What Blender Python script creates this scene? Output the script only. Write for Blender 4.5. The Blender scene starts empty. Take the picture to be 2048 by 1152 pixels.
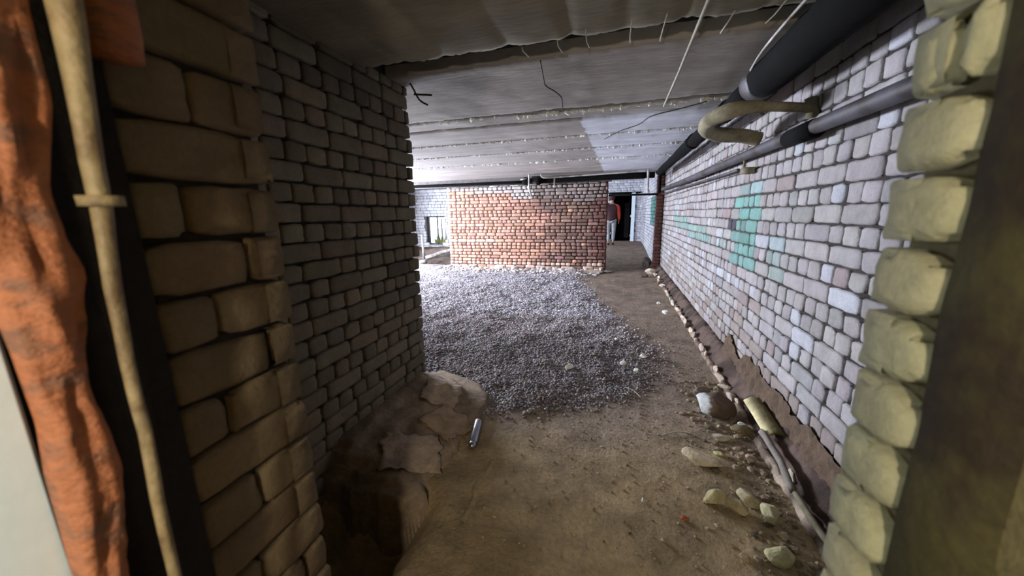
import bpy, bmesh, math, random
import numpy as np
from mathutils import Vector, Matrix, noise
random.seed(7); rng = np.random.default_rng(7)
C = bpy.context.scene.collection
SC = bpy.context.scene

# ------------------------------------------------------------------ camera
CAM_H = 1.35
F_PX = 720.0
v1 = Vector((1235-1024, 425-576, F_PX)).normalized()          # corridor direction seen by the lens (x right, y down, z forward)
hd = Vector((1, -0.0176, 0)).normalized()
up = v1.cross(hd).normalized()
if up.y > 0: up = -up
rt = v1.cross(up).normalized()
if rt.x < 0: rt = -rt
AX = (rt, v1, up)                                              # world X, Y, Z in lens coordinates
def ray(u, v):
    d = Vector((u-1024, v-576, F_PX)); return Vector((a.dot(d) for a in AX))
def _hit(u, v, i, c):
    d = ray(u, v); o = Vector((0, 0, CAM_H)); t = (c-o[i])/d[i]; return o+d*t
def atx(u, v, x): return _hit(u, v, 0, x)
def aty(u, v, y): return _hit(u, v, 1, y)
def atz(u, v, z): return _hit(u, v, 2, z)
cam_d = bpy.data.cameras.new('camera'); cam = bpy.data.objects.new('camera', cam_d); C.objects.link(cam)
cam_d.sensor_width = 36; cam_d.lens = F_PX/2048*36; cam_d.clip_start = 0.02
cr = Vector([a.x for a in AX]); cd = Vector([a.y for a in AX]); cf = Vector([a.z for a in AX])
M = Matrix((( cr.x, -cd.x, -cf.x, 0), (cr.y, -cd.y, -cf.y, 0), (cr.z, -cd.z, -cf.z, CAM_H), (0, 0, 0, 1)))
cam.matrix_world = M
cam_d.dof.use_dof = True; cam_d.dof.focus_distance = 3.5; cam_d.dof.aperture_fstop = 2.4
SC.camera = cam

# ------------------------------------------------------------------ world, lights, exposure
SC.view_settings.view_transform = 'Standard'; SC.view_settings.look = 'None'
SC.view_settings.gamma = 1; SC.view_settings.use_curve_mapping = False
SC.view_settings.exposure = 1.2
w = bpy.data.worlds.new('world'); SC.world = w; w.use_nodes = True
bg = w.node_tree.nodes['Background']; bg.inputs[0].default_value = (0.80, 0.90, 1.0, 1); bg.inputs[1].default_value = 4.0
def light(name, kind, loc, power, col, aim=None, size=None, size_y=None, radius=None, spread=None):
    l = bpy.data.lights.new(name, kind); l.energy = power; l.color = col
    o = bpy.data.objects.new(name, l); C.objects.link(o); o.location = loc
    if kind == 'AREA':
        l.shape = 'RECTANGLE'; l.size = size; l.size_y = size_y or size
        if spread: l.spread = spread
    if radius is not None: l.shadow_soft_size = radius
    if aim: o.rotation_euler = (Vector(aim)-Vector(loc)).to_track_quat('-Z', 'Y').to_euler()
    return o
DAY = (0.80, 0.86, 1.0)
for i, y in enumerate((4.0, 6.0, 7.9)):                        # daylight through the side windows
    light('window_daylight', 'AREA', (-6.85, y, 1.55), 200, DAY, aim=(-2.0, y-0.3, 0.9), size=1.1, size_y=0.8)
light('window_daylight', 'AREA', (-5.84, 10.85, 0.86), 14, DAY, aim=(-5.0, 7, 0.4), size=0.6, size_y=0.8)
light('corridor_fill', 'AREA', (-3.9, 13.0, 1.5), 90, DAY, aim=(1.0, 13.0, 1.0), size=1.2, size_y=0.9)  # added area light before the solid inner wall, brightens the corridor end
light('doorway_lamp', 'POINT', (-0.10, -1.05, 1.65), 37, (1.0, 0.86, 0.64), radius=0.05)
light('door_fill', 'POINT', (-0.34, -0.40, 1.15), 2.3, (0.92, 1.0, 0.98), radius=0.05)  # added fill behind the camera, brightens the white door leaf

# ------------------------------------------------------------------ materials
def lin(r, g, b):
    f = lambda c: (c/255/12.92) if c/255 <= 0.04045 else ((c/255+0.055)/1.055)**2.4
    return (f(r), f(g), f(b))
def mat(name, col=None, rough=0.85, bump=0.3, bscale=60, var=0.25, vscale=6, attr=False, metal=0, col2=None, c2lo=0.45, c2hi=0.6, spec=0.3, c2scale=4, stretch=None, bdist=0.004):
    m = bpy.data.materials.new(name); m.use_nodes = True; nt = m.node_tree; N = nt.nodes; L = nt.links
    b = N['Principled BSDF']; b.inputs['Roughness'].default_value = rough; b.inputs['Metallic'].default_value = metal
    b.inputs['Specular IOR Level'].default_value = spec
    tc = N.new('ShaderNodeTexCoord'); vec = tc.outputs['Object']
    if stretch:
        mp = N.new('ShaderNodeMapping'); mp.inputs['Scale'].default_value = stretch; L.new(vec, mp.inputs[0]); vec = mp.outputs[0]
    def nz(s, d=5, r=0.6):
        n = N.new('ShaderNodeTexNoise'); n.inputs['Scale'].default_value = s; n.inputs['Detail'].default_value = d; n.inputs['Roughness'].default_value = r
        L.new(vec, n.inputs['Vector']); return n.outputs[0]
    if attr:
        a = N.new('ShaderNodeAttribute'); a.attribute_name = 'tint'; c = a.outputs['Color']
    else:
        a = N.new('ShaderNodeRGB'); a.outputs[0].default_value = (*col, 1); c = a.outputs[0]
    def mixc(f, x, y, mode='MIX'):
        k = N.new('ShaderNodeMix'); k.data_type = 'RGBA'; k.blend_type = mode
        if isinstance(f, float): k.inputs[0].default_value = f
        else: L.new(f, k.inputs[0])
        for i, q in ((6, x), (7, y)):
            if isinstance(q, tuple): k.inputs[i].default_value = (*q, 1)
            else: L.new(q, k.inputs[i])
        return k.outputs[2]
    def ramp(s, lo, hi, a=0.0, z=1.0):
        r = N.new('ShaderNodeMapRange'); r.inputs[1].default_value = lo; r.inputs[2].default_value = hi; r.inputs[3].default_value = a; r.inputs[4].default_value = z
        L.new(s, r.inputs[0]); return r.outputs[0]
    if col2: c = mixc(ramp(nz(c2scale), c2lo, c2hi), c, col2)
    v = ramp(nz(vscale), 0.3, 0.7, 1-var, 1+var); h = N.new('ShaderNodeHueSaturation'); L.new(v, h.inputs['Value']); L.new(c, h.inputs['Color']); c = h.outputs[0]
    v2 = ramp(nz(vscale*9), 0.3, 0.7, 1-var*.6, 1+var*.6); h2 = N.new('ShaderNodeHueSaturation'); L.new(v2, h2.inputs['Value']); L.new(c, h2.inputs['Color'])
    L.new(h2.outputs[0], b.inputs['Base Color'])
    if bump:
        bp = N.new('ShaderNodeBump'); bp.inputs['Strength'].default_value = bump; bp.inputs['Distance'].default_value = bdist
        L.new(nz(bscale, 6, 0.65), bp.inputs['Height']); L.new(bp.outputs[0], b.inputs['Normal'])
    m['c'] = 1
    return m
MT = {}
MT['brick'] = mat('silicate_brick', attr=True, rough=0.85, bump=0.9, bscale=42, var=0.15, vscale=11, bdist=0.006)
MT['mortar'] = mat('mortar', attr=True, rough=0.95, bump=0.8, bscale=50, var=0.3, bdist=0.008)
MT['tinted'] = mat('tinted_rubble', attr=True, rough=0.92, bump=1.0, bscale=34, var=0.28, vscale=16, bdist=0.008)
MT['floor'] = mat('packed_dirt', attr=True, rough=0.92, bump=1.0, bscale=34, var=0.30, vscale=5, bdist=0.016)
MT['ceil'] = mat('concrete_slab', attr=True, rough=0.88, bump=0.5, bscale=14, var=0.20, vscale=2.2, stretch=(0.6, 3.0, 1), bdist=0.008)
MT['conc'] = mat('rough_concrete', lin(120, 113, 105), bump=0.7, bscale=30)
MT['drip'] = mat('lime_drips', lin(214, 214, 208), bump=0.5, bscale=60)
MT['black'] = mat('black_pipe_wrap', lin(9, 9, 9), rough=0.9, spec=0.12, bump=0.5, bscale=25, var=0.3)
MT['dpipe'] = mat('dark_steel_pipe', lin(72, 70, 76), rough=0.55, bump=0.3, bscale=40, col2=lin(52, 46, 44), spec=0.45)
MT['lag'] = mat('pale_pipe_lagging', lin(132, 124, 104), rough=0.9, bump=0.7, bscale=30, col2=lin(98, 92, 70))
MT['wpipe'] = mat('pale_pipe', lin(176, 174, 172), rough=0.6, bump=0.2, col2=lin(120, 112, 104))
MT['wire'] = mat('dark_wire', lin(38, 36, 35), bump=0)
MT['rod'] = mat('pale_rod', lin(150, 145, 130), bump=0.2)
MT['rust'] = mat('rust', lin(178, 110, 72), rough=0.5, bump=1.0, bscale=26, var=0.2, vscale=9, col2=lin(128, 88, 68), c2scale=9, c2lo=0.5, c2hi=0.6, stretch=(1, 1, 2.4), spec=0.5, bdist=0.012)
MT['bar'] = mat('weathered_steel', lin(158, 140, 104), rough=0.55, bump=0.8, bscale=40, col2=lin(112, 92, 64), c2scale=12, spec=0.5, bdist=0.006)
MT['wpaint'] = mat('white_paint', lin(226, 242, 250), rough=0.7, bump=0.3, bscale=9, var=0.03)
MT['darkrust'] = mat('dark_brown_steel', lin(46, 37, 26), rough=0.8, bump=0.8, bscale=18, col2=lin(66, 61, 34), c2scale=5, bdist=0.01)
MT['paper'] = mat('dusty_card', lin(124, 108, 92), rough=0.95, bump=0.6, bscale=22, col2=lin(96, 80, 66), c2scale=5)
MT['can'] = mat('bare_metal', lin(150, 152, 158), rough=0.3, metal=0.9, bump=0.15, var=0.1)
MT['candark'] = mat('can_dark_ring', lin(26, 30, 32), rough=0.4, bump=0)  # dark ring at the can's neck
MT['jacket'] = mat('plum_jacket', lin(62, 38, 42), bump=0.3)
MT['sleeve'] = mat('red_sleeve', lin(186, 62, 44), bump=0.3)
MT['jeans'] = mat('pale_jeans', lin(142, 143, 146), bump=0.3)
MT['shoe'] = mat('dark_shoe', lin(30, 27, 26), bump=0)
MT['skin'] = mat('skin', lin(176, 132, 112), bump=0, var=0.05)
MT['hair'] = mat('brown_hair', lin(58, 42, 34), bump=0.5)
MT['unlitblk'] = mat('unlit_recess_black', lin(9, 8, 8), rough=0.9, bump=0.2)  # near-black colour standing in for the darkness beyond the doorway
MT['frame'] = mat('window_frame_paint', lin(90, 92, 96), bump=0.1)
MT['grass'] = mat('grass', lin(120, 134, 70), bump=0.5, col2=lin(190, 180, 80))
MT['ground'] = mat('outdoor_ground', lin(150, 150, 140), bump=0.3)
MT['soil'] = mat('dark_soil', lin(62, 50, 43), bump=0.9, bscale=30, bdist=0.012)

# ------------------------------------------------------------------ helpers
class MB:
    def __init__(s): s.v = []; s.f = []; s.t = []; s.m = []
    def add(s, vs, fs, tint=(1, 1, 1), slot=0):
        o = len(s.v); s.v += [tuple(p) for p in vs]; s.f += [tuple(i+o for i in f) for f in fs]
        if isinstance(tint, list): s.t += tint
        else: s.t += [tint]*len(vs)
        s.m += [slot]*len(fs)
    def box(s, x0, x1, y0, y1, z0, z1, tint=(1, 1, 1), slot=0):
        vs = [(x, y, z) for x in (x0, x1) for y in (y0, y1) for z in (z0, z1)]
        s.add(vs, [(0, 1, 3, 2), (4, 6, 7, 5), (0, 4, 5, 1), (2, 3, 7, 6), (0, 2, 6, 4), (1, 5, 7, 3)], tint, slot)
    def grid(s, P, tint=(1, 1, 1), slot=0, closed_u=False):
        nu = len(P); nv = len(P[0]); vs = [p for r in P for p in r]; fs = []
        for i in range(nu if closed_u else nu-1):
            for j in range(nv-1):
                a = i*nv+j; b = ((i+1) % nu)*nv+j; fs.append((a, b, b+1, a+1))
        s.add(vs, fs, tint, slot)
    def tube(s, pts, r, n=12, tint=(1, 1, 1), slot=0, wob=0.0, caps=True):
        pts = [Vector(p) for p in pts]; R = r if isinstance(r, (list, tuple)) else [r]*len(pts)
        base = len(s.v); vs = []; fs = []; ref = None
        for i, p in enumerate(pts):
            d = (pts[min(i+1, len(pts)-1)]-pts[max(i-1, 0)]).normalized()
            if ref is None: ref = Vector((0, 0, 1)) if abs(d.z) < 0.9 else Vector((1, 0, 0))
            a = (ref-d*ref.dot(d)).normalized(); ref = a; b = d.cross(a)
            for k in range(n):
                t = 2*math.pi*k/n; rr = R[i]*(1+wob*noise.noise(p*9+Vector((math.cos(t), math.sin(t), 0))*1.5))
                vs.append(p+(a*math.cos(t)+b*math.sin(t))*rr)
        for i in range(len(pts)-1):
            for k in range(n): fs.append((i*n+k, i*n+(k+1) % n, (i+1)*n+(k+1) % n, (i+1)*n+k))
        if caps: fs.append(tuple(range(n-1, -1, -1))); fs.append(tuple((len(pts)-1)*n+k for k in range(n)))
        s.add(vs, fs, tint, slot)
    def build(s, name, mats, parent=None, smooth=True, origin=None):
        me = bpy.data.meshes.new(name); v = s.v
        if origin is not None: v = [(p[0]-origin[0], p[1]-origin[1], p[2]-origin[2]) for p in v]
        me.from_pydata(v, [], s.f)
        ca = me.color_attributes.new('tint', 'FLOAT_COLOR', 'POINT')
        arr = np.ones((len(s.t), 4), np.float32); arr[:, :3] = np.array(s.t, np.float32).reshape(-1, 3); ca.data.foreach_set('color', arr.ravel())
        for m in (mats if isinstance(mats, list) else [mats]): me.materials.append(m)
        me.polygons.foreach_set('material_index', s.m)
        if smooth: me.polygons.foreach_set('use_smooth', [True]*len(me.polygons))
        me.update()
        o = bpy.data.objects.new(name, me); C.objects.link(o)
        if origin is not None: o.location = origin
        if parent: o.parent = parent
        return o
def structure(o): o['kind'] = 'structure'; return o
def tag(o, label, cat, group=None, kind=None):
    o['label'] = label; o['category'] = cat
    if group: o['group'] = group
    if kind: o['kind'] = kind
    return o
def thing(name, loc, label, cat, group=None):
    o = bpy.data.objects.new(name, None); o.location = loc; C.objects.link(o); o.empty_display_size = 0.1
    return tag(o, label, cat, group)
def smoothpath(pts, n=6):
    pts = [Vector(p) for p in pts]; out = []
    P = [pts[0]]+pts+[pts[-1]]
    for i in range(1, len(P)-2):
        for k in range(n):
            t = k/n; a, b, c, d = P[i-1], P[i], P[i+1], P[i+2]
            out.append(0.5*((2*b)+(c-a)*t+(2*a-5*b+4*c-d)*t*t+(3*b-a-3*c+d)*t**3))
    out.append(pts[-1]); return out
def fbm(x, y, z=0, s=1, o=4):
    r = 0; a = 1; t = 0
    for i in range(o): r += a*noise.noise(Vector((x*s, y*s, z*s+i*7.1))); t += a; a *= 0.5; s *= 2.1
    return r/t

GRIDU = {}
def brick(mb, O, U, Nn, s0, s1, z0, z1, tint, rr, depth=0.013, e=0.011, back=0.06, jit=0.0016, chip=0.3):
    """one brick face: O origin, U along, Nn outward; border ring sits deep in the core, inner rings bulge out"""
    Lx = s1-s0; H = z1-z0
    k = max(2, int(Lx/0.035))
    us = [0, 0.0, e*0.9]+[e*0.9+(Lx-1.8*e)*i/k for i in range(1, k)]+[Lx-e*0.9, Lx, Lx]
    vs_ = [0, 0.0, e*0.8, H*0.36, H*0.66, H-e*0.8, H, H]
    nu = len(us); nv = len(vs_)
    out = rr.normal(0, 0.0022); tilt = rr.normal(0, 0.012); tz = rr.normal(0, 0.02)
    J = rr.normal(0, jit, (nu, nv, 3)); off = rr.uniform(0, 100)
    cc = [rr.uniform(0.3, 1.0)+(rr.uniform(0.5, 2.0) if rr.random() < chip else 0) for _ in range(4)]
    P = []
    for i, a in enumerate(us):
        row = []
        for j, b in enumerate(vs_):
            bi = i in (0, nu-1); bj = j in (0, nv-1)
            ei = i in (1, nu-2); ej = j in (1, nv-2)
            if bi or bj: d = -back
            elif ei or ej: d = -depth*0.45
            else: d = 0
            A = a; B = b
            ca = (0 if a < Lx/2 else 1)+(0 if b < H/2 else 2)
            if (ei or bi) and (ej or bj):                       # round the corners
                q = e*0.55*cc[ca]; A += q if a < Lx/2 else -q; B += q*0.8 if b < H/2 else -q*0.8; d -= 0.003 if not (bi or bj) else 0
            elif (ei or bi) and (j in (2, nv-3)): A += (1 if a < Lx/2 else -1)*e*0.12*cc[ca]
            elif (ej or bj) and (i in (2, nu-3)): B += (1 if b < H/2 else -1)*e*0.2*cc[ca]
            if not (bi or bj):
                A += J[i, j, 0]; B += J[i, j, 1]; d += J[i, j, 2]*0.7+0.0025*noise.noise(Vector((a*14+off, b*14, off)))
            d += out+tilt*(a-Lx/2)*0.5+tz*(b-H/2)*0.5
            p = O+U*(s0+A)+Nn*d; row.append((p.x, p.y, z0+B))
        P.append(row)
    mb.grid(P, tint)
def wall_face(mb, O, U, Nn, length, zlo, zhi, course, pattern, tintf, seed=0, hole=None, joint=0.009, ends=(0, 0), depth=0.013, wig=0.002, zw=0.0, chip=0.3, s_start=0.0, e=0.011):
    rr = np.random.default_rng(seed); O = Vector(O); U = Vector(U); Nn = Vector(Nn)
    k = 0; z = zlo
    while z < zhi-0.02:
        kind = pattern[k % len(pattern)]; s = s_start-rr.uniform(0, 0.1) if kind == 'S' else s_start-rr.uniform(0, 0.05)
        if ends[0]: s = s_start-rr.uniform(-0.006, ends[0])
        zt = min(z+course-joint, zhi)
        lim = length+(rr.uniform(0, ends[1]) if ends[1] else 0)
        while s < lim-0.02:
            Lb = (0.25 if kind == 'S' else 0.12)+rr.normal(0, 0.004)
            if rr.random() < (0.06 if kind == 'S' else 0.04): Lb = 0.12 if kind == 'S' else 0.25
            a = max(s, s_start-ends[0]) ; b = min(s+Lb, lim)
            if lim-b < 0.05: b = lim
            if b-a > 0.03:
                cm = (a+b)/2; zm = (z+zt)/2
                if not (hole and any(h[0] < cm < h[1] and h[2] < zm < h[3] for h in hole)):
                    w = zw*noise.noise(Vector((cm*1.3, zm*2, seed)))
                    brick(mb, O, U, Nn, a, b-joint, z+rr.normal(0, wig)*0.5+w, zt+rr.normal(0, wig)*0.5+w, tintf(cm, zm, rr), rr, depth=depth, chip=chip, e=e)
            s = b if b == lim else s+Lb
        z += course; k += 1
def vary(c, rr, a=0.10):
    g = 1+rr.normal(0, a); return tuple(max(0.002, x*g*(1+rr.normal(0, a*0.2))) for x in c)

MORT = lin(70, 65, 62)
# ------------------------------------------------------------------ floor
def smooth(t): t = max(0, min(1, t)); return t*t*(3-2*t)
GB = [(1.2, -1.3), (2.02, -0.95), (2.18, -0.52), (2.5, 0.05), (2.9, 0.3), (3.6, 0.34), (4.6, 0.0), (5.67, -0.3), (7.38, -0.7), (9, -0.9)]
def gedge(y):
    for (a, xa), (b, xb) in zip(GB, GB[1:]):
        if y <= b: return xa+(xb-xa)*max(0, (y-a)/(b-a))
    return -0.9
def gravel(x, y):                                             # 1 inside the gravel field
    e = gedge(y)+0.16*fbm(x, y, 3, 2.2, 3); g = smooth((e-x)/0.55+0.5)
    return g*smooth((y-(1.98+0.1*fbm(x, 1, 0, 3, 2)+max(0, x+0.5)*0.55))/0.35)
def pitf(x, y):                                               # dug pit beside the left jamb
    ex = -0.72+0.05*fbm(0, y, 2, 4, 3); return smooth((ex-x)/0.3)*smooth((1.42-y+0.06*fbm(x, 3, 3, 4, 2)+0.25*(x+1.0))/0.2)
def fz(x, y):
    z = 0.012*fbm(x, y, 0, 1.6, 3)+0.008*fbm(x, y, 5, 9, 3)
    z += gravel(x, y)*(0.05*fbm(x, y, 9, 3.4, 4)+0.02)
    z -= 0.30*pitf(x, y)
    if y > 9.5: z += 0.2*smooth((y-9.5)/5)
    if y > 9.0 and x < -4.3: z -= 0.25*smooth((-4.3-x)/0.3)*smooth((y-9)/0.4)
    return z
def axis(a, b, n, k): return [a+(b-a)*(i/n)**k for i in range(n+1)]
xs = sorted([-7.2, -6.8, -6.4, -6, -5.6]+[-5.2+0.1*i for i in range(28)]+[-2.4+0.022*i for i in range(159)]+[1.2, 1.6])
ys = sorted([-2.2+0.2*i for i in range(14)]+[0.6+0.022*i for i in range(200)]+[5.0+0.06*i for i in range(75)]+[9.5+0.2*i for i in range(32)])
mb = MB(); P = []; T = []
DIRT = lin(132, 116, 102); DIRT2 = lin(154, 135, 104); GR = lin(150, 145, 150); GRD = lin(118, 110, 112)
for x in xs:
    r = []
    for y in ys:
        r.append((x, y, fz(x, y))); g = gravel(x, y)
        n = fbm(x, y, 11, 1.1, 3)
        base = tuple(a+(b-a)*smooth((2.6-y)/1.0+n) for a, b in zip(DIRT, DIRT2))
        n2 = smooth(0.5+1.8*n); dk = 0.62+0.38*smooth((y-3.2)/1.8+0.4*n); gr = tuple((a*(1-n2)+b*n2)*dk for a, b in zip(GR, GRD))  # gravel tint darker near, lighter at the back: daylight painted in
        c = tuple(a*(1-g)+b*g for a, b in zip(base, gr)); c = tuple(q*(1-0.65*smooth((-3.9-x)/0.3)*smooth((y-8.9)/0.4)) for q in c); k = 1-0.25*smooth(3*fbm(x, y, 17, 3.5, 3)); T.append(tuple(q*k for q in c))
    P.append(r)
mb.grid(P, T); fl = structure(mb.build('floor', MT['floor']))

# gravel: thousands of clay pebbles, nobody could count them
ico = [(-.526, 0, .851), (.526, 0, .851), (-.526, 0, -.851), (.526, 0, -.851), (0, .851, .526), (0, .851, -.526), (0, -.851, .526), (0, -.851, -.526), (.851, .526, 0), (-.851, .526, 0), (.851, -.526, 0), (-.851, -.526, 0)]
icf = [(0, 4, 1), (0, 9, 4), (9, 5, 4), (4, 5, 8), (4, 8, 1), (8, 10, 1), (8, 3, 10), (5, 3, 8), (5, 2, 3), (2, 7, 3), (7, 10, 3), (7, 6, 10), (7, 11, 6), (11, 0, 6), (0, 1, 6), (6, 1, 10), (9, 0, 11), (9, 11, 2), (9, 2, 5), (7, 2, 11)]
icf = [tuple(reversed(f)) for f in icf]
ICO = np.array(ico)
def scatter(name, n, sampler, rad, colf, label, cat, flat=0.7, m='tinted'):
    V = []; Fc = []; T = []; rr = np.random.default_rng(len(name)+n); k = 0; tries = 0
    while k < n and tries < n*8:
        tries += 1; s = sampler(rr)
        if s is None: continue
        x, y = s; r = rad(rr); z = fz(x, y)
        if z < -0.2 : continue
        q = ICO*(1+rr.normal(0, 0.14, (12, 1)))*np.array([r*rr.uniform(.8, 1.3), r*rr.uniform(.8, 1.3), r*flat])
        a = rr.uniform(0, 6.28); ca, sa = math.cos(a), math.sin(a)
        q = q@np.array([[ca, sa, 0], [-sa, ca, 0], [0, 0, 1]])+np.array([x, y, z+r*flat*0.45])
        V.append(q); Fc.append(np.array(icf)+12*k); c = colf(rr); c = tuple(q_*(1 if name != 'gravel' else 0.62+0.55*smooth((y-2.8)/1.6+0.5*fbm(x, y, 11, 1.1, 3))) for q_ in c); T += [c]*12; k += 1  # gravel pebbles also carry the daylight gradient in their tint
    V = np.concatenate(V); Fc = np.concatenate(Fc)
    m_ = MB(); m_.v = V.tolist(); m_.f = Fc.tolist(); m_.t = T; m_.m = [0]*len(m_.f)
    o = m_.build(name, MT[m], smooth=(n > 10000)); return tag(o, label, cat, kind='stuff')
def s_gravel(rr):
    y = 1.95+4.6*rr.random()**1.6; x = rr.uniform(-1.5-0.55*(y-1.9), 0.6)
    return (x, y) if rr.random() < gravel(x, y)**1.2 else None
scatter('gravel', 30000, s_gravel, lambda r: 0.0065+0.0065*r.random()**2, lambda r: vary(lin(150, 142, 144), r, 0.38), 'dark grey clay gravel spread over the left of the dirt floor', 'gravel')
def s_far(rr):
    y = 4.6+3.8*rr.random()**1.2; x = rr.uniform(-1.5-0.55*(y-1.9), 0.2)
    return (x, y) if rr.random() < gravel(x, y) else None
scatter('lime_crumbs', 9000, s_far, lambda r: 0.008+0.014*r.random()**2, lambda r: vary(lin(176, 174, 182), r, 0.25), 'pale dusty crumbs covering the bright floor before the red brick wall', 'rubble', flat=0.5)
def s_dirt(rr):
    y = 1.2+3.8*rr.random()**1.3; x = rr.uniform(-0.75, 0.85); return (x, y) if rr.random() < 0.35+0.65*smooth((y-1.7)/0.5)*smooth((x+0.7)/0.2) else None
scatter('loose_grit', 2600, s_dirt, lambda r: 0.0025+0.006*r.random()**3, lambda r: vary(lin(140, 126, 106), r, 0.3), 'fine brown grit and crumbs scattered over the dirt path', 'grit')
def s_wall(rr):
    y = 7.9+0.6*rr.random()**0.6; x = rr.uniform(-4.6, -0.3); return (x, y)
scatter('white_rubble', 900, s_wall, lambda r: 0.012+0.035*r.random()**3, lambda r: vary(lin(186, 180, 176), r, 0.2), 'pale broken mortar rubble heaped along the foot of the red brick wall', 'rubble', flat=0.6)
def s_cl(rr):
    y = rr.uniform(1.35, 3.0); x = 0.80-abs(rr.normal(0, 0.14)); return (x, y)
scatter('rubble_crumbs', 420, s_cl, lambda r: 0.005+0.018*r.random()**3, lambda r: vary(lin(128, 114, 92), r, 0.3), 'small crumbs of concrete and stone beside the broken curb', 'rubble', flat=0.6)

# ------------------------------------------------------------------ walls
def silicate(base, a=0.10, soot=None):
    def f(s, z, rr):
        c = vary(base, rr, a)
        if soot: k = soot(s, z); c = tuple(q*k for q in c)
        return c
    return f
XR = 1.0; XL = -1.4; ZC = 2.2
TEAL = lin(78, 142, 132)
def right_tint(s, z, rr):                                      # s is world y
    c = vary(lin(143, 138, 138), rr, 0.09)
    if rr.random() < 0.07: c = vary(lin(160, 160, 166), rr, 0.05)
    if rr.random() < 0.07: c = vary(lin(132, 120, 118), rr, 0.06)
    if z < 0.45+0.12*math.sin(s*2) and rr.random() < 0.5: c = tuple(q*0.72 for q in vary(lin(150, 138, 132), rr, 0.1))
    t = 0
    if 3.14 < s < 3.66 and 0.92 < z < 1.56: t = 0.66 if z < 1.45 else 0.4
    elif 4.5 < s < 7.3 and abs(z-(1.03+0.075*(s-4.5)))< 0.09: t = 0.42
    elif 2.66 < s < 2.86 and 0.9 < z < 1.16: t = 0.28
    elif 3.66 < s < 4.4 and 0.98 < z < 1.12 and rr.random() < .4: t = 0.25
    if t: tt = vary(TEAL, rr, 0.12); c = tuple(a*(1-t)+b*t for a, b in zip(c, tt))
    if 3.66 < s < 3.82 and (1.19 < z < 1.30 or 1.04 < z < 1.12): c = lin(66, 64, 72)
    return c
mb = MB()
PAT_R = 'HSHSHHSHHSHS'
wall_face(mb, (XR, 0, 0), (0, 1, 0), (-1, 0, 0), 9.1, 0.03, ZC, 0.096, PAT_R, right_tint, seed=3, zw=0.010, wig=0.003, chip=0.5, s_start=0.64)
mb.box(XR+0.012, XR+0.3, 0.35, 9.1, -0.1, 2.75, MORT, 1)
structure(mb.build('wall_right', [MT['brick'], MT['mortar']]))

def far_tint(s, z, rr):
    c = vary(lin(192, 192, 200), rr, 0.12)
    if 10.2 < s < 11.6 and 0.95 < z < 1.75: c = vary(lin(96, 146, 142), rr, 0.15)
    if 9.35 < s < 9.9 and 1.1 < z < 1.7: c = vary(lin(120, 62, 60), rr, 0.15)
    return c
mb = MB()
wall_face(mb, (XR-0.06, 0, 0), (0, 1, 0), (-1, 0, 0), 15.5, 0.03, 2.6, 0.096, 'SHSH', far_tint, seed=4, s_start=9.3)
mb.box(XR-0.048, XR+0.3, 9.1, 15.8, -0.1, 2.75, MORT, 1)
structure(mb.build('wall_corridor', [MT['brick'], MT['mortar']]))
mb = MB()                                                      # dark red pilaster where the two stretches meet
redd = silicate(lin(96, 62, 56), 0.2)
wall_face(mb, (XR-0.15, 9.0, 0), (1, 0, 0), (0, -1, 0), 0.15, 0.0, ZC-.05, 0.078, 'S', redd, seed=5)
wall_face(mb, (XR-0.15, 9.0, 0), (0, 1, 0), (-1, 0, 0), 0.3, 0.0, ZC-.05, 0.078, 'S', redd, seed=6)
mb.box(XR-0.138, XR+0.01, 9.012, 9.3, -0.1, 2.5, lin(60, 45, 42), 1)
structure(mb.build('wall_pilaster', [MT['brick'], MT['mortar']]))

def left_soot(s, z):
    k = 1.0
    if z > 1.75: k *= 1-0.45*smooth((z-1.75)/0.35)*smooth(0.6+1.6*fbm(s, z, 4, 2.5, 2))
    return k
mb = MB()
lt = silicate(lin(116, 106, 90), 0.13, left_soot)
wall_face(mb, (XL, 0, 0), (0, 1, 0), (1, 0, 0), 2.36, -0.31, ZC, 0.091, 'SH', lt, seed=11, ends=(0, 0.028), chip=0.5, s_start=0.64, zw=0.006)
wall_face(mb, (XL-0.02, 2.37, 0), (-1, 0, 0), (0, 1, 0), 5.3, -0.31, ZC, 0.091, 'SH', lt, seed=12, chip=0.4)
mb.box(-6.8, XL-0.035, 0.62, 2.335, -0.6, ZC+0.1, MORT, 1)
structure(mb.build('wall_left', [MT['brick'], MT['mortar']]))

# doorway wall: left jamb, right jamb, lintel
JL = -0.70; JR = 0.37; YF = 0.62
mb = MB()
jt = silicate(lin(114, 98, 76), 0.07); jr = silicate(lin(164, 161, 134), 0.05)
mb.box(-0.95, JL+0.004, 0.24, 0.375, -0.6, 2.05, lin(34, 28, 22), 1)  # dark filler box: shade of the gap behind the bar put into colour
wall_face(mb, (JL, 0.375, 0), (0, 1, 0), (1, 0, 0), 0.245, -0.31, 2.05, 0.096, 'SH', jt, seed=21, ends=(0, 0.004), depth=0.012, chip=0.6)
wall_face(mb, (JL+0.004, YF, 0), (-1, 0, 0), (0, 1, 0), 0.7, -0.31, 2.05, 0.096, 'SH', jt, seed=22)
mb.box(-2.0, JL-0.02, 0.31, YF-0.02, -0.6, 2.3, lin(52, 46, 38), 1)
structure(mb.build('wall_doorway_left', [MT['brick'], MT['mortar']]))
mb = MB()
wall_face(mb, (JR, 0.552, 0), (0, 1, 0), (-1, 0, 0), 0.115, -0.02, 2.05, 0.0945, 'S', jr, seed=23, ends=(0, 0.010), depth=0.022, chip=0.9, joint=0.012, e=0.02)
wall_face(mb, (JR+0.004, 0.668, 0), (1, 0, 0), (0, 1, 0), 0.62, -0.02, 2.05, 0.0945, 'SH', jr, seed=24)
mb.box(JR+0.03, 1.3, 0.30, 0.648, -0.6, 2.3, lin(96, 88, 62), 1)
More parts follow.
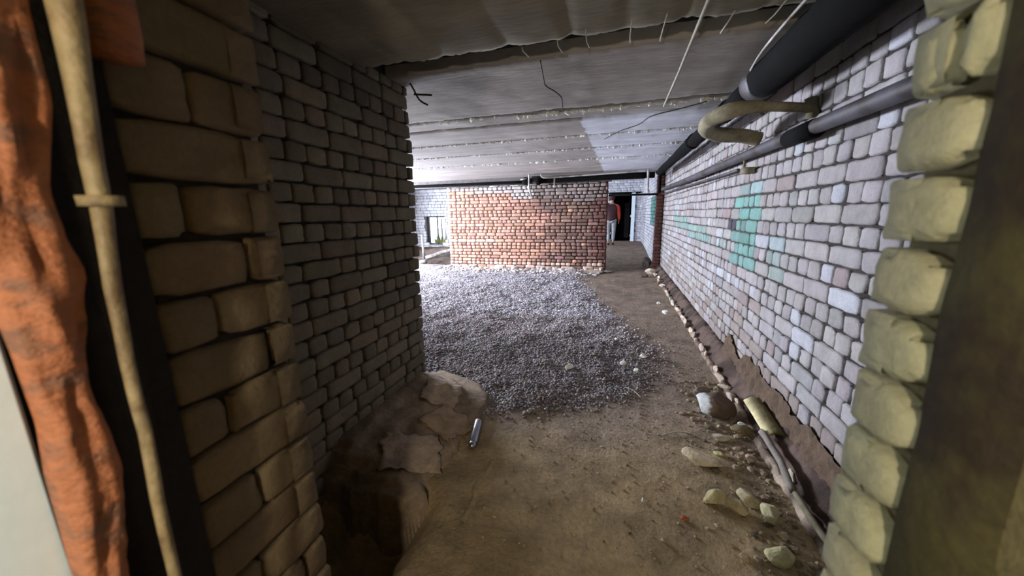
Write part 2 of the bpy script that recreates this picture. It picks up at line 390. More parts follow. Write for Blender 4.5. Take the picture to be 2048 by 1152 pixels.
structure(mb.build('wall_doorway_right', [MT['brick'], MT['mortar']]))
mb = MB(); mb.box(-2, 1.3, 0.31, YF, 2.06, 2.35, lin(90, 84, 74), 0)
structure(mb.build('trim_1', [MT['tinted']], smooth=False))

# red brick wall
YW = 8.5; RX0 = -4.12; RX1 = -0.22
def red_tint(s, z, rr):
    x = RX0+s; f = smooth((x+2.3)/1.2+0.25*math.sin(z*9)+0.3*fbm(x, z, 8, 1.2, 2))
    c1 = vary(lin(194, 148, 128), rr, 0.16); c2 = vary(lin(132, 104, 94), rr, 0.18)  # left bricks are orange; extra brightness is daylight put into the tint
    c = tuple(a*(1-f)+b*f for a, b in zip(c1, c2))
    if rr.random() < 0.05: c = vary(lin(196, 150, 124), rr, 0.1)
    top = 1.86-0.20*smooth((x+2.5)/0.3)+0.05*math.sin(x*3)
    if z > top: c = vary(lin(188, 180, 178) if x < -1.9 else lin(142, 130, 124), rr, 0.12)
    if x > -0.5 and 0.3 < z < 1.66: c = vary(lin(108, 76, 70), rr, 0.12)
    if x < -2.9 and abs(z-0.74) < 0.05: c = vary(lin(220, 190, 176), rr, 0.06)
    if z < 0.18 and rr.random() < 0.6: c = vary(lin(206, 178, 164), rr, 0.1)
    if -1.9 < x < -1.3 and 1.45 < z < 1.8 and rr.random() < .6: c = vary(lin(112, 98, 94), rr, 0.1)
    return c
mb = MB()
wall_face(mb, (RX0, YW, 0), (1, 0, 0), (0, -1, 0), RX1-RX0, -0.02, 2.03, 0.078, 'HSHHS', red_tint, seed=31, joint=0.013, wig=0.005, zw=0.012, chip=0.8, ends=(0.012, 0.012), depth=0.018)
wall_face(mb, (RX0, YW, 0), (0, 1, 0), (-1, 0, 0), 0.28, -0.02, 2.03, 0.078, 'SH', lambda s, z, r: vary(lin(190, 150, 130), r, 0.1), seed=32)
wall_face(mb, (RX1, YW, 0), (0, 1, 0), (1, 0, 0), 0.28, -0.02, 2.03, 0.078, 'SH', redd, seed=33)
mb.box(RX0+0.015, RX1-0.015, YW+0.016, YW+0.28, -0.05, 2.03, lin(78, 62, 56), 1)
structure(mb.build('wall_far', [MT['brick'], MT['mortar']]))
# footing of rough pale stones under it
mb = MB(); rr = np.random.default_rng(5)
x = RX0-0.1
while x < RX1:
    wd = rr.uniform(0.08, 0.24); hgt = rr.uniform(0.05, 0.13)
    q = ICO*(1+rr.normal(0, 0.12, (12, 1)))*np.array([wd*0.6, 0.07, hgt*0.7])+np.array([x+wd/2, YW-0.02-rr.uniform(0, .05), 0.03])
    mb.add(q.tolist(), icf, vary(lin(176, 168, 162), rr, 0.15)); x += wd*0.8
tag(mb.build('stone_footing', MT['tinted'], smooth=False), 'ragged pale stone footing along the bottom of the red brick wall', 'footing', kind='stuff')

# wall with the small window, beyond the red wall on the left
YB = 11.0
wt = silicate(lin(204, 206, 212), 0.08)
mb = MB(); W0, W1, WZ0, WZ1 = -6.2, -5.48, 0.40, 1.33
wall_face(mb, (-7.0, YB, 0), (1, 0, 0), (0, -1, 0), 3.0, -0.3, ZC, 0.096, 'SSH', wt, seed=41, hole=[(W0+7, W1+7, WZ0, WZ1)])
for a in ((-7.2, W0, -0.5, 2.6), (W1, -3.9, -0.5, 2.6), (W0, W1, -0.5, WZ0), (W0, W1, WZ1, 2.6)):
    mb.box(a[0], a[1], YB+0.012, YB+0.35, a[2], a[3], lin(128, 126, 128), 1)
structure(mb.build('wall_window', [MT['brick'], MT['mortar']]))
wf = bpy.data.objects.new('window_1', None); C.objects.link(wf); structure(wf); wf.location = (W0, YB+0.2, WZ0)
mb = MB(); t = 0.035
for (a, b, c, d) in ((0, W1-W0, 0, t), (0, W1-W0, 0.93-t, 0.93), (0, t, 0, 0.93), (W1-W0-t, W1-W0, 0, 0.93), (0.34, 0.38, 0, 0.93), (0.5, 0.525, 0.1, 0.85)):
    mb.box(a, b, -0.02, 0.02, c, d)
mb.build('window_frame', MT['frame'], wf, smooth=False)
# outdoors seen through the window
mb = MB(); mb.box(-14, -4.4, YB+0.36, 30, -0.3, 0.30); structure(mb.build('ground_outside', MT['ground'], smooth=False))
def bush(x, y, z, n, r, seed):
    rr = np.random.default_rng(seed); m_ = MB()
    for _ in range(n):
        a = rr.uniform(0, 6.28); q = rr.random()**.5*r; h = rr.uniform(0.1, 0.42); dx, dy = math.cos(a)*q, math.sin(a)*q; l = 0.03
        m_.add([(dx-l, dy, 0), (dx+l, dy, 0), (dx*1.3+rr.normal(0, .04), dy*1.3, h)], [(0, 1, 2)])
    o = m_.build('weed_clump', MT['grass'], smooth=False); o.location = (x, y, z); return o
tag(bush(-5.9, YB+0.9, 0.3, 160, 0.35, 2), 'yellow green weeds growing outside the small window', 'weeds')

mb = MB(); P = []
for i in range(40):
    x = -7.0+2.75*i/39; P.append([(x, 9.7+1.32*j/15, -0.28+0.62*(j/15)**0.8+0.07*fbm(x, j*.1, 4, 4, 3)) for j in range(16)])
mb.grid(P, [vary(lin(84, 72, 64), rng, 0.2) for _ in range(40*16)]); tag(mb.build('soil_bank', MT['tinted']), 'dark soil bank below the small window behind the low pale pipe', 'earth', kind='stuff')
# remaining shell: outer left wall with three openings, corridor end, ceilings
mb = MB(); ops = [(4.0, 0.62), (6.0, 0.62), (7.9, 0.62)]
cur = 2.3
for (yc, hw) in ops:
    mb.box(-7.2, -7.0, cur, yc-hw, -0.5, 2.75, lin(170, 168, 168), 0); mb.box(-7.2, -7.0, yc-hw, yc+hw, -0.5, 1.05, lin(170, 168, 168), 0); mb.box(-7.2, -7.0, yc-hw, yc+hw, 2.05, 2.75, lin(170, 168, 168), 0); cur = yc+hw
mb.box(-7.2, -7.0, cur, 11.2, -0.5, 2.75, lin(170, 168, 168), 0)
structure(mb.build('wall_outer', MT['tinted'], smooth=False))
mb = MB(); mb.box(-4.3, -4.1, 10.9, 15.8, -0.5, 2.75, lin(150, 148, 148), 0); structure(mb.build('wall_inner', MT['tinted'], smooth=False))
YD = 15.5; D0, D1, DZ0, DZ1 = -0.33, 0.60, 0.18, 2.11
mb = MB()
wall_face(mb, (-2.2, YD, 0), (1, 0, 0), (0, -1, 0), 3.2, 0.1, 2.65, 0.096, 'SSHS', silicate(lin(206, 206, 214), 0.08), seed=51, hole=[(D0+2.2, D1+2.2, -1, DZ1)])
for a in ((-4.2, D0, -0.2, 2.75), (D1, 1.3, -0.2, 2.75), (D0, D1, DZ1, 2.75)): mb.box(a[0], a[1], YD+0.012, YD+0.3, a[2], a[3], lin(150, 148, 150), 1)
structure(mb.build('wall_corridor_end', [MT['brick'], MT['mortar']]))
mb = MB(); mb.box(-1.2, 1.3, YD+1.6, YD+1.7, 0, 2.6); mb.box(-1.2, -1.1, YD+.3, YD+1.6, 0, 2.6); mb.box(1.2, 1.3, YD+.3, YD+1.6, 0, 2.6); mb.box(-1.2, 1.3, YD+.3, YD+1.7, 2.5, 2.6); mb.box(-1.2, 1.3, YD+.2, YD+1.7, 0, .17)
structure(mb.build('door_1', MT['unlitblk'], smooth=False))  # recess behind the opening coloured black to read as unlit
mb = MB(); mb.box(D0-0.05, D1+0.25, YD-0.06, YD-0.02, DZ1-0.03, DZ1+0.03); structure(mb.build('trim_2', MT['black'], smooth=False))
mb = MB(); mb.box(D1-0.07, D1+0.06, YD-0.08, YD-0.02, DZ0, DZ1); structure(mb.build('trim_3', MT['wpaint'], smooth=False))
mb = MB(); mb.box(0.30, 0.5, YD+1.35, YD+1.4, .25, 1.75); tag(mb.build('leaning_board', MT['dpipe'], smooth=False), 'dim grey board standing inside the black doorway at the corridor end', 'board')

# rear room around the camera
mb = MB()
g = lin(120, 112, 92)
mb.box(-2.0, -1.9, -2.2, 0.31, -0.6, 2.35, g); mb.box(1.3, 1.4, -2.2, 0.31, -0.6, 2.35, g); mb.box(-2, 1.4, -2.3, -2.2, -0.6, 2.35, g)
structure(mb.build('wall_rear', MT['tinted'], smooth=False))

# ------------------------------------------------------------------ ceiling
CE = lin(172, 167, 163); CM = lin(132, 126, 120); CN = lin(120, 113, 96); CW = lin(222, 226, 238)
def slab(mb, y0, y1, z, ny=None, near=False, x0=-6.98, x1=XR+0.02, seed=0):
    rr = np.random.default_rng(seed); nx = 150; ny = ny or max(4, int((y1-y0)/0.04)); P = []; T = []
    xs_ = sorted([x0, x0*.8+.2*XL, x0*.5+.5*XL]+[XL-0.5+(x1-XL+0.5)*i/nx for i in range(nx+1)])
    for x in xs_:
        r = []; ea = 0.018*fbm(x, y0, 1, 5, 3); eb = 0.03*fbm(x, y1, 2, 6, 4)
        for j in range(-1, ny+2):
            t = min(max(j, 0), ny)/ny; y = (y0+ea)+(y1+eb-y0-ea)*t
            zz = z+0.006*fbm(x, y, 3, 3, 3)
            if near:
                k = abs(math.sin(x*11+0.5*math.sin(x*5))); zz += 0.022*(1-k)**2.5*(0.6+fbm(x, y, 9, 2, 2)) - 0.010*smooth((y-1.75)/0.3)*max(0, fbm(x, y, 2, 9, 2))
            if j < 0 or j > ny: zz = z+0.09
            elif j in (0, ny): zz += 0.006+abs(0.02*fbm(x, y, 7, 16, 2))
            r.append((x, y, zz))
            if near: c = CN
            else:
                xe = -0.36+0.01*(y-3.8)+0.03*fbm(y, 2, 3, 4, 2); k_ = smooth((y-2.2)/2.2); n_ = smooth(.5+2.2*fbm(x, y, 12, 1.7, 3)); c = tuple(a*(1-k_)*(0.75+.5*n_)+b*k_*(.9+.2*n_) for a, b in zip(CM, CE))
                if x > xe and 3.62 < y < 8.3: c = CW
            T.append(c)
        P.append(r)
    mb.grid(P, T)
mb = MB()
mb.box(-7.2, XR+0.3, 0.3, 8.9, ZC+0.07, ZC+0.3, lin(46, 42, 38), 0)
slab(mb, 0.62, 1.94, ZC-0.035, near=True, seed=1)
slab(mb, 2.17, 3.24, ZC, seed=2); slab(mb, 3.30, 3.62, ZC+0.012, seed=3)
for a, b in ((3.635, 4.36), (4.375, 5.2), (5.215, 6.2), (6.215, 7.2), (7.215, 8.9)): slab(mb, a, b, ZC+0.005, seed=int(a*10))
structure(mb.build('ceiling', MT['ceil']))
mb = MB(); mb.box(-7.2, XR+0.3, 8.88, 17.2, 2.62, 2.8, lin(120, 118, 118)); mb.box(-7.2, XR+0.3, 8.86, 8.92, 2.2, 2.7, lin(100, 98, 98)); mb.box(-2, 1.4, -2.3, 0.32, 2.3, 2.4, lin(130, 120, 96))
structure(mb.build('ceiling_beyond', MT['tinted'], smooth=False))
mb = MB(); mb.box(-7.0, -0.15, 8.58, 8.86, 2.045, 2.2, lin(112, 108, 108)); structure(mb.build('trim_4', MT['tinted'], smooth=False))
def drips(y, x0, x1, n, seed, hi=0.035, z=ZC, wid=0.014, col=None):
    rr = np.random.default_rng(seed); m_ = MB()
    for _ in range(n):
        x = rr.uniform(x0, x1); h = hi*rr.random()**2+0.006; w_ = wid*rr.uniform(.4, 1.6)
        q = ICO*(1+rr.normal(0, .2, (12, 1)))*np.array([w_, 0.008, h])+np.array([x, y+rr.normal(0, .006), z+0.002])
        m_.add(q.tolist(), icf, (1, 1, 1))
    return m_
dm = MB()
for (y, a, b, n, hi, wd) in ((3.34, -0.9, 1.0, 90, 0.03, 0.02), (3.30, -3.0, -0.9, 60, 0.02, 0.02), (4.365, -3.2, 0.8, 150, 0.018, 0.014), (5.21, -3.4, 0.8, 150, 0.022, 0.016), (6.21, -3.8, 0.8, 120, 0.026, 0.02)):
    t_ = drips(y, a, b, n, int(y*10), hi, wid=wd); dm.add(t_.v, t_.f)
o = dm.build('mortar_drips', MT['drip'], smooth=False); o.name = 'trim_8'; structure(o)
rr = np.random.default_rng(8); nm = MB()
for xx in np.arange(-0.45, 0.75, 0.15):
    x = xx+rr.normal(0, .02); y0 = 1.84+rr.uniform(-.06, .08); nm.tube([(x, y0, ZC-0.045), (x-.003, 1.95, ZC-.048), (x, 2.05+rr.uniform(0, .06), ZC-0.03)], 0.003, 5)
o = nm.build('slab_wire', MT['rod'], bpy.data.objects['ceiling']); o['kind'] = 'stuff'

# ------------------------------------------------------------------ ledge and broken curb along the right wall
def zledge(x, y):
    return 0.03+0.10*smooth((x-0.86)/0.12)+0.035*fbm(x, y, 1, 9, 4)+0.02*fbm(x, y, 3, 2, 2)
mb = MB(); P = []; T = []
for i in range(16):
    x = 0.84+0.175*i/15; r = []
    for y in [1.0+0.02*k for k in range(400)]:
        r.append((x, y, zledge(x, y) if i else -0.03)); n = smooth(.5+2*fbm(x, y, 6, 5, 3)); T.append(tuple(a*(1-n)+b*n for a, b in zip(lin(92, 76, 68), lin(58, 46, 40))))
    P.append(r)
mb.grid(P, T); structure(mb.build('trim_5', MT['tinted']))
ysg = [1.2+0.012*k for k in range(630)]; P = []; T = []; mb = MB()
for y in ysg:
    wv = 0.03*fbm(3, y, 5, 6, 4); x0 = 0.838+wv; h = 0.03+0.035*fbm(1, y, 2, 9, 4)
    P.append([(x0-0.012, y, -0.03), (x0-.002, y, h*.7), (x0+0.006, y, h), (x0+0.03, y, h+0.006), (x0+.04, y, -0.03)])
    n = smooth(.4+3*fbm(2, y, 1, 5, 4)); c = tuple(a*(1-n)+b*n for a, b in zip(lin(92, 78, 66), lin(156, 140, 124))); T += [c]*5
mb.grid(P, T); curb = tag(mb.build('broken_curb', MT['tinted']), 'ragged broken concrete curb running along the foot of the right brick wall', 'curb')
# rough patch of render eaten out of the lower wall
mb = MB(); P = []
for i in range(14):
    r = []
    for k in range(150):
        y = 1.25+k*0.015; zb = 0.05+0.34*i/13*(0.55+0.5*fbm(0, y, 4, 3, 3)); r.append((0.993-0.06*(1-i/13)**1.5-0.045*abs(fbm(y, zb, 6, 11, 4)), y, zb+0.02*fbm(y, zb, 9, 13, 3)))
    P.append(r)
mb.grid(P, [vary(lin(84, 68, 54), rng, 0.12) for r_ in P for q_ in r_]); o = mb.build('dirt_bank', MT['tinted']); tag(o, 'dark earth bank piled against the foot of the right brick wall', 'earth', kind='stuff')

# ------------------------------------------------------------------ stones and rubble pieces
def rock(name, loc, size, col, label, cat, seed, rz=0.0, sub=3, rough=0.16, facet=True, patch=None, group=None, sink=0.25, tilt=(0, 0)):
    bm = bmesh.new(); bmesh.ops.create_icosphere(bm, subdivisions=sub, radius=1)
    rr = np.random.default_rng(seed); planes = [(Vector(rr.normal(0, 1, 3)).normalized(), rr.uniform(0.5, 0.82)) for _ in range(10)]
    for v in bm.verts:
        p = v.co.copy()
        for n_, d in planes:
            k = p.dot(n_)
            if k > d: p -= n_*(k-d)*0.92
        p *= 1+rough*0.6*noise.noise(p*1.7+Vector((seed, 0, 0)))+rough*0.25*noise.noise(p*6)
        v.co = p
    me = bpy.data.meshes.new(name); bm.to_mesh(me); bm.free()
    zs = [v.co.z for v in me.vertices]
    for v in me.vertices: v.co = Vector((v.co.x*size[0]/2, v.co.y*size[1]/2, v.co.z*size[2]/2))
    zmin = min(v.co.z for v in me.vertices)
    for v in me.vertices: v.co.z -= zmin+size[2]*sink*0.3
    ca = me.color_attributes.new('tint', 'FLOAT_COLOR', 'POINT')
    for i, v in enumerate(me.vertices):
        c = col
        if patch and patch(v.co): c = patch(v.co)
        ca.data[i].color = (*c, 1)
    me.materials.append(MT['tinted']); o = bpy.data.objects.new(name, me); C.objects.link(o)
    if not facet:
        for p in me.polygons: p.use_smooth = True
    z = max(fz(loc[0], loc[1]), loc[2] if len(loc) > 2 else -9); o.location = (loc[0], loc[1], z); o.rotation_euler = (tilt[0], tilt[1], rz)
    return tag(o, label, cat, group)
rock('boulder', (0.70, 2.54), (0.27, 0.26, 0.19), lin(92, 76, 64), 'large rounded stone with a pale grey left side beside the broken curb', 'stone', 3, 0.2,
     sub=4, facet=False, rough=.12, patch=lambda p: lin(176, 178, 176) if p.x-0.2*p.y < -0.06+0.02*noise.noise(p*30) else None)
rock('stone', (0.66, 2.76), (0.15, 0.09, 0.09), lin(120, 104, 92), 'small brown stone tucked behind the large grey boulder', 'stone', 9, 0.5, sub=3, facet=False)
rock('concrete_slab', (0.50, 1.95), (0.24, 0.17, 0.045), lin(172, 156, 128), 'flat thin tan slab lying on the dirt below the boulder', 'slab', 12, -0.55, sub=4, facet=False, rough=0.08, sink=0.0)
rock('concrete_chunk', (0.49, 1.66), (0.11, 0.10, 0.08), lin(168, 156, 118), 'pale yellowish concrete chunk, leftmost of the row of lumps', 'rubble', 21, 0.3)
rock('concrete_chunk', (0.575, 1.635), (0.11, 0.07, 0.055), lin(156, 142, 110), 'low tan concrete chunk between two taller pale lumps', 'rubble', 22, -0.6)
rock('concrete_chunk', (0.645, 1.70), (0.08, 0.12, 0.07), lin(160, 148, 118), 'rounded beige concrete chunk behind the pointed pale one', 'rubble', 26, 0.5)
rock('concrete_chunk', (0.70, 1.62), (0.075, 0.09, 0.10), lin(186, 178, 142), 'pointed pale concrete chunk, rightmost of the row of lumps', 'rubble', 24, 0.1)
rock('concrete_chunk', (0.67, 1.42), (0.13, 0.09, 0.07), lin(186, 178, 136), 'pale crumbly concrete lump nearest the bottom edge beside the curb', 'rubble', 25, 0.7)
rock('concrete_chunk', (0.60, 2.04), (0.07, 0.05, 0.03), lin(176, 168, 124), 'small pale angular flake lying on the right end of the tan slab', 'rubble', 27, 0.2)
rock('concrete_chunk', (0.64, 2.20), (0.12, 0.06, 0.04), lin(168, 158, 138), 'dusty flat lump just in front of the boulder', 'rubble', 28, 0.1)
rock('stone', (0.75, 2.02), (0.07, 0.06, 0.055), lin(150, 132, 112), 'pinkish rounded pebble in the dark gap below the curb', 'stone', 29, 0.1, facet=False)
rock('brick_fragment', (0.34, 1.52), (0.045, 0.03, 0.02), lin(160, 84, 58), 'small orange brick fragment lying alone on the dirt path', 'brick', 30, 0.2, sub=2)
rock('pebble', (0.235, 1.38), (0.022, 0.022, 0.02), lin(170, 160, 120), 'tiny pale round pebble near the bottom of the path', 'pebble', 31, 0, sub=2)
for k, (x, y, s, lb) in enumerate(((0.285, 3.36, 0.065, 'white stone chip farthest back of the two lying on the path right of the gravel'), (0.205, 3.02, 0.055, 'white stone chip nearest the camera of the two on the path right of the gravel'),
        (-0.35, 2.95, 0.075, 'crumpled white scrap lying in the middle of the dark gravel'), (0.04, 3.78, 0.045, 'small white chip at the upper right edge of the gravel'),
        (0.63, 5.5, 0.07, 'white chip by the curb, upper of two near the far end'), (0.66, 5.0, 0.08, 'flat white chip by the curb, lower of two near the far end'), (0.10, 3.15, 0.06, 'pale splinter lying flat left of the nearer white chip'))):
    rock('stone_chip', (x, y, 0.02), (s*1.15, s*0.95, s*0.75), lin(236, 234, 222), lb, 'stone', 40+k, 0.5*k, sub=2)
rock('stone', (-0.93, 8.22), (0.26, 0.2, 0.18), lin(150, 142, 138), 'grey field stone lying in front of the red wall near its right end', 'stone', 60, 0.4)
rock('stone', (-0.50, 8.3), (0.5, 0.14, 0.10), lin(168, 150, 134), 'long low pale block against the right foot of the red wall', 'stone', 61, 0.03)
rock('stone', (0.72, 9.4), (0.25, 0.6, 0.35), lin(122, 112, 104), 'rounded grey heap of stone against the corridor wall past the pilaster', 'stone', 62, 0.0, facet=False)
rock('stone', (0.76, 8.4), (0.25, 0.3, 0.14), lin(170, 156, 142), 'pale broken block at the foot of the dark red pilaster', 'stone', 63, 0.5)
rock('stone', (0.6, 8.0), (0.16, 0.16, 0.10), lin(92, 80, 72), 'small dark stone on the path in front of the pilaster', 'stone', 64, 0.9)
rock('brick_fragment', (0.79, 2.30, 0.01), (0.13, 0.10, 0.06), lin(104, 92, 64), 'dirty olive brown block lying right of the boulder', 'brick', 66, 0.3)
rock('plaster_scrap', (0.78, 2.30, 0.062), (0.07, 0.03, 0.02), lin(206, 212, 210), 'bright white plaster scrap on top of the olive block', 'plaster', 67, 0.1)
rr = np.random.default_rng(77); y = 1.9
while y < 8.3:
    l_ = rr.uniform(0.06, 0.17)*(1+0.12*(y-2)); 
    if rr.random() < 0.80 and not 2.1 < y < 2.6:
        far = y > 4.0
        q_ = rock('curb_fragment', (0.845+rr.normal(0, .014), y, 0.015), (rr.uniform(0.025, 0.055)*(1.3 if far else 1), l_, rr.uniform(0.04, 0.08)), vary(lin(176, 162, 146), rr, 0.2),
             '', 'curb', int(y*100), rr.normal(0, .25), sub=2, tilt=(rr.normal(0, .1), rr.normal(0, .2)))
        q_.parent = curb; del q_['label']; del q_['category']
    y += l_*rr.uniform(0.8, 1.3)
# upright yellowish board against the curb
mb = MB(); P = []
for i in range(12):
    P.append([(0.85+0.14*t, 2.52-0.36*i/11+0.02*math.sin(i), 0.03+(0.12-0.02*i/11)*(1-abs(2*t-.9)**3*.4)) for t in (0, .05, .3, .6, 1)])
mb.grid(P, [(lin(200, 188, 146) if j < 2 else lin(112, 102, 68)) for i in range(12) for j in range(5)])
bo = mb.build('broken_board', MT['tinted']); md = bo.modifiers.new('th', 'SOLIDIFY'); md.thickness = 0.012
tag(bo, 'tilted olive slab with a bright cream edge leaning against the right wall base', 'board')
mb = MB(); pts = [(0.845, 2.18, .1), (0.85, 1.95, .09), (0.835, 1.75, .07)]; mb.tube(smoothpath(pts), [0.018]*13, 7, wob=0.5); o = mb.build('plaster_strip', MT['conc']); tag(o, 'narrow broken plaster strip lying along the curb below the olive slab', 'plaster')
mb = MB(); mb.tube(smoothpath([(0.845, 1.78, .06), (0.84, 1.6, .065), (0.845, 1.4, .07), (0.85, 1.25, .07)]), 0.014, 8, wob=0.3); o = mb.build('old_pipe', MT['lag']); tag(o, 'dull pinkish pipe lying along the curb in the lower right', 'pipe')
for k, (a, b, lb) in enumerate((((0.12, 2.72), (0.22, 2.60), 'pale bent twig right of the gravel, lower one'), ((-0.55, 2.86), (-0.38, 2.93), 'long pale twig beside the white scrap in the gravel'), ((0.32, 2.15), (0.50, 2.2), 'thin dark twig on the dirt in front of the boulder'))):
    mb = MB(); m_ = ((a[0]+b[0])/2, (a[1]+b[1])/2+0.02); mb.tube(smoothpath([(a[0], a[1], fz(*a)+.008), (m_[0], m_[1], fz(*m_)+0.012), (b[0], b[1], fz(*b)+.008)]), 0.0035, 6)
    tag(mb.build('twig', MT['rod']), lb, 'twig')
mb = MB(); mb.tube([(0.17, 1.60, .006), (0.165, 1.575, .006)], 0.003, 6); tag(mb.build('cigarette_butt', MT['wpaint']), 'tiny white butt lying on the middle of the path', 'litter')

# ------------------------------------------------------------------ mound of earth and torn card at the left wall end
def mound(x, y):
    h = 0
    dx = (x+1.4)/0.62; d = max(0, 1-dx-0.12*fbm(x, y, 1, 5, 2))
    h = 0.19*d**0.9
    h *= smooth((y-1.15-0.1*fbm(x, y, 3, 4, 2)+0.15*(x+1))/0.25)*smooth((2.75-y)/0.6)
    st = 0.045; q = h/st+0.8*fbm(x, y, 8, 2.5, 2); f = q-math.floor(q)
    h2 = (math.floor(q)+smooth((f-0.55)/0.3))*st
    return 0.35*h+0.65*h2 if h > 0.01 else h-0.02
mb = MB(); P = []; T = []
for i in range(70):
    x = -1.43+0.85*i/69; r = []
    for j in range(150):
        y = 1.1+1.7*j/149; z = mound(x, y)+0.006*fbm(x, y, 2, 14, 3); b = fz(x, y)
        r.append((x, y, z if z > 0.012 else b-0.02 if b > -.05 else b-0.03)); n = smooth(.5+1.8*fbm(x, y, 4, 3, 3)); T.append(tuple(a*(1-n)+c*n for a, c in zip(lin(142, 124, 104), lin(110, 94, 78))))
    P.append(r)
mb.grid(P, T); tag(mb.build('earth_mound', MT['tinted']), 'flaky mound of grey brown earth heaped at the foot of the left brick wall', 'earth', kind='stuff')
def sheet(name, cx, cy, w_, l_, z, rz, seed, label, col):
    m_ = MB(); P = []
    for i in range(18):
        r = []
        for j in range(22):
            u = (i/17-.5); v = (j/21-.5); e = 1+0.35*fbm(u*2, v*2, seed, 2, 2)
            x = u*w_*e; y = v*l_*e; X = cx+x*math.cos(rz)-y*math.sin(rz); Y = cy+x*math.sin(rz)+y*math.cos(rz)
            r.append((X, Y, max(mound(X, Y), fz(X, Y))+0.012+0.018*max(0, fbm(x*3, y*3, seed, 3, 3)+.3)+z))
        P.append(r)
    m_.grid(P, col); o = m_.build(name, MT['tinted']); md = o.modifiers.new('t', 'SOLIDIFY'); md.thickness = 0.006; return tag(o, label, 'card')
sheet('torn_card', -1.03, 1.52, 0.30, 0.26, 0.0, 0.5, 3, 'torn grey card sheet on the earth mound nearest the dark pit', lin(156, 138, 120))
sheet('torn_card', -0.98, 1.86, 0.26, 0.24, 0.0, -0.3, 5, 'torn brown card sheet on the mound left of the metal can', lin(142, 122, 102))
sheet('torn_card', -1.15, 2.12, 0.25, 0.28, 0.0, 0.2, 8, 'torn card sheet highest up the mound against the brick corner', lin(146, 128, 110))
# pale concrete rim of the pit
mb = MB(); P = []
for k in range(46):
    y = 1.25+0.42*k/45; x = -0.62+0.05*fbm(1, y, 3, 7, 4); h = fz(x, y)+0.006+0.012*fbm(2, y, 2, 12, 3)
    P.append([(x-0.03, y, -0.05), (x-0.016, y, h), (x, y, h+.003), (x+0.008, y, h), (x+.02, y, -0.02)])
mb.grid(P, lin(146, 130, 100)); structure(mb.build('trim_7', MT['tinted']))
# can
cr_ = thing('metal_can', (-0.785, 1.84, 0.035), 'shiny slim metal can lying on its side at the edge of the earth mound', 'can')
def lathe(prof, n=28):
    m_ = MB(); m_.grid([[(r*math.cos(2*math.pi*k/n), y, r*math.sin(2*math.pi*k/n)) for (r, y) in prof] for k in range(n)], closed_u=True); return m_
o = lathe([(0.0, 0.105), (0.018, 0.105), (0.022, 0.10), (0.0225, 0.09), (0.0225, -0.07), (0.019, -0.078), (0.019, -0.082)]).build('body', MT['can'], cr_)
o = lathe([(0.0, -0.112), (0.010, -0.112), (0.019, -0.10), (0.0205, -0.084), (0.018, -0.08)]).build('cap', MT['can'], cr_)
o['label'] = 'rounded bright end cap'
o = lathe([(0.0198, -0.078), (0.0205, -0.081), (0.0198, -0.084)]).build('neck_ring', MT['candark'], cr_)
cr_.rotation_euler = (0.06, 0.0, 0.20); cr_.location.z = 0.036; cr_.scale = (1.15, 1.15, 1.15)

# ------------------------------------------------------------------ pipes under the ceiling
t = thing('insulated_pipe', (0.76, 1.0, 2.06), 'thick black wrapped pipe running under the ceiling along the right wall', 'pipe')
loc = Vector((0.76, 1.0, 2.06))
mb = MB(); pth = [(0, y, 0) for y in np.arange(-0.35, 1.56, 0.08)]; mb.tube(pth, [0.094]*len(pth), 24, wob=0.10); mb.build('wide_section', MT['black'], t)
mb = MB(); mb.tube([(0, 1.5, 0), (0, 1.53, 0), (0.0, 1.60, 0.01), (0.0, 1.66, 0.015), (0.0, 1.7, .015)], [0.085, 0.092, 0.092, 0.085, .065], 22, wob=.1); o = mb.build('coupling', MT['dpipe'], t); o['label'] = 'grey coupling ring'
mb = MB(); mb.tube([(0.0, 1.7+0.25*k, 0.02+0.0015*k) for k in range(22)], 0.062, 16, wob=0.25); mb.build('narrow_section', MT['black'], t)
mb = MB(); mb.tube([(0, 2.2, 0.02), (0, 2.32, 0.02)], 0.075, 16); mb.build('joint_collar', MT['black'], t)
mb = MB(); mb.tube([(0, 3.5, 0.035), (0, 3.66, 0.035)], 0.076, 16, wob=.3); mb.build('joint_collar', MT['black'], t)
mb = MB(); mb.tube(smoothpath([(-0.105, 0.35, 0.05), (-0.12, 0.8, 0.05), (-0.112, 1.2, 0.05), (-.09, 1.45, .04)]), 0.006, 6); mb.build('wire_tie', MT['wpipe'], t)

t = thing('steel_pipe', (0.925, 0.64, 1.725), 'dark grey steel pipe fixed along the right brick wall below the black pipe', 'pipe')
mb = MB(); mb.tube([(0, y, 0.006*math.sin(y)+0.012*y) for y in np.arange(0.0, 8.3, 0.3)], 0.036, 16, wob=0.04); mb.build('pipe_run', MT['dpipe'], t)
mb = MB(); mb.tube([(0, 1.6, .016), (0, 1.9, .019)], 0.044, 16, wob=.2); o = mb.build('dark_sleeve', MT['black'], t); o['label'] = 'blackened sleeve'
mb = MB(); mb.tube([(0.0, 2.65, -0.07), (0.0, 2.65, 0.06)], 0.010, 8); mb.box(-0.012, 0.06, 2.60, 2.70, -0.10, -0.055); mb.build('bracket', MT['lag'], t)
mb = MB(); mb.tube([(0.03, y, -0.075+0.010*y) for y in np.arange(2.9, 8.2, 0.4)], 0.014, 8); mb.build('thin_pipe', MT['dpipe'], t)

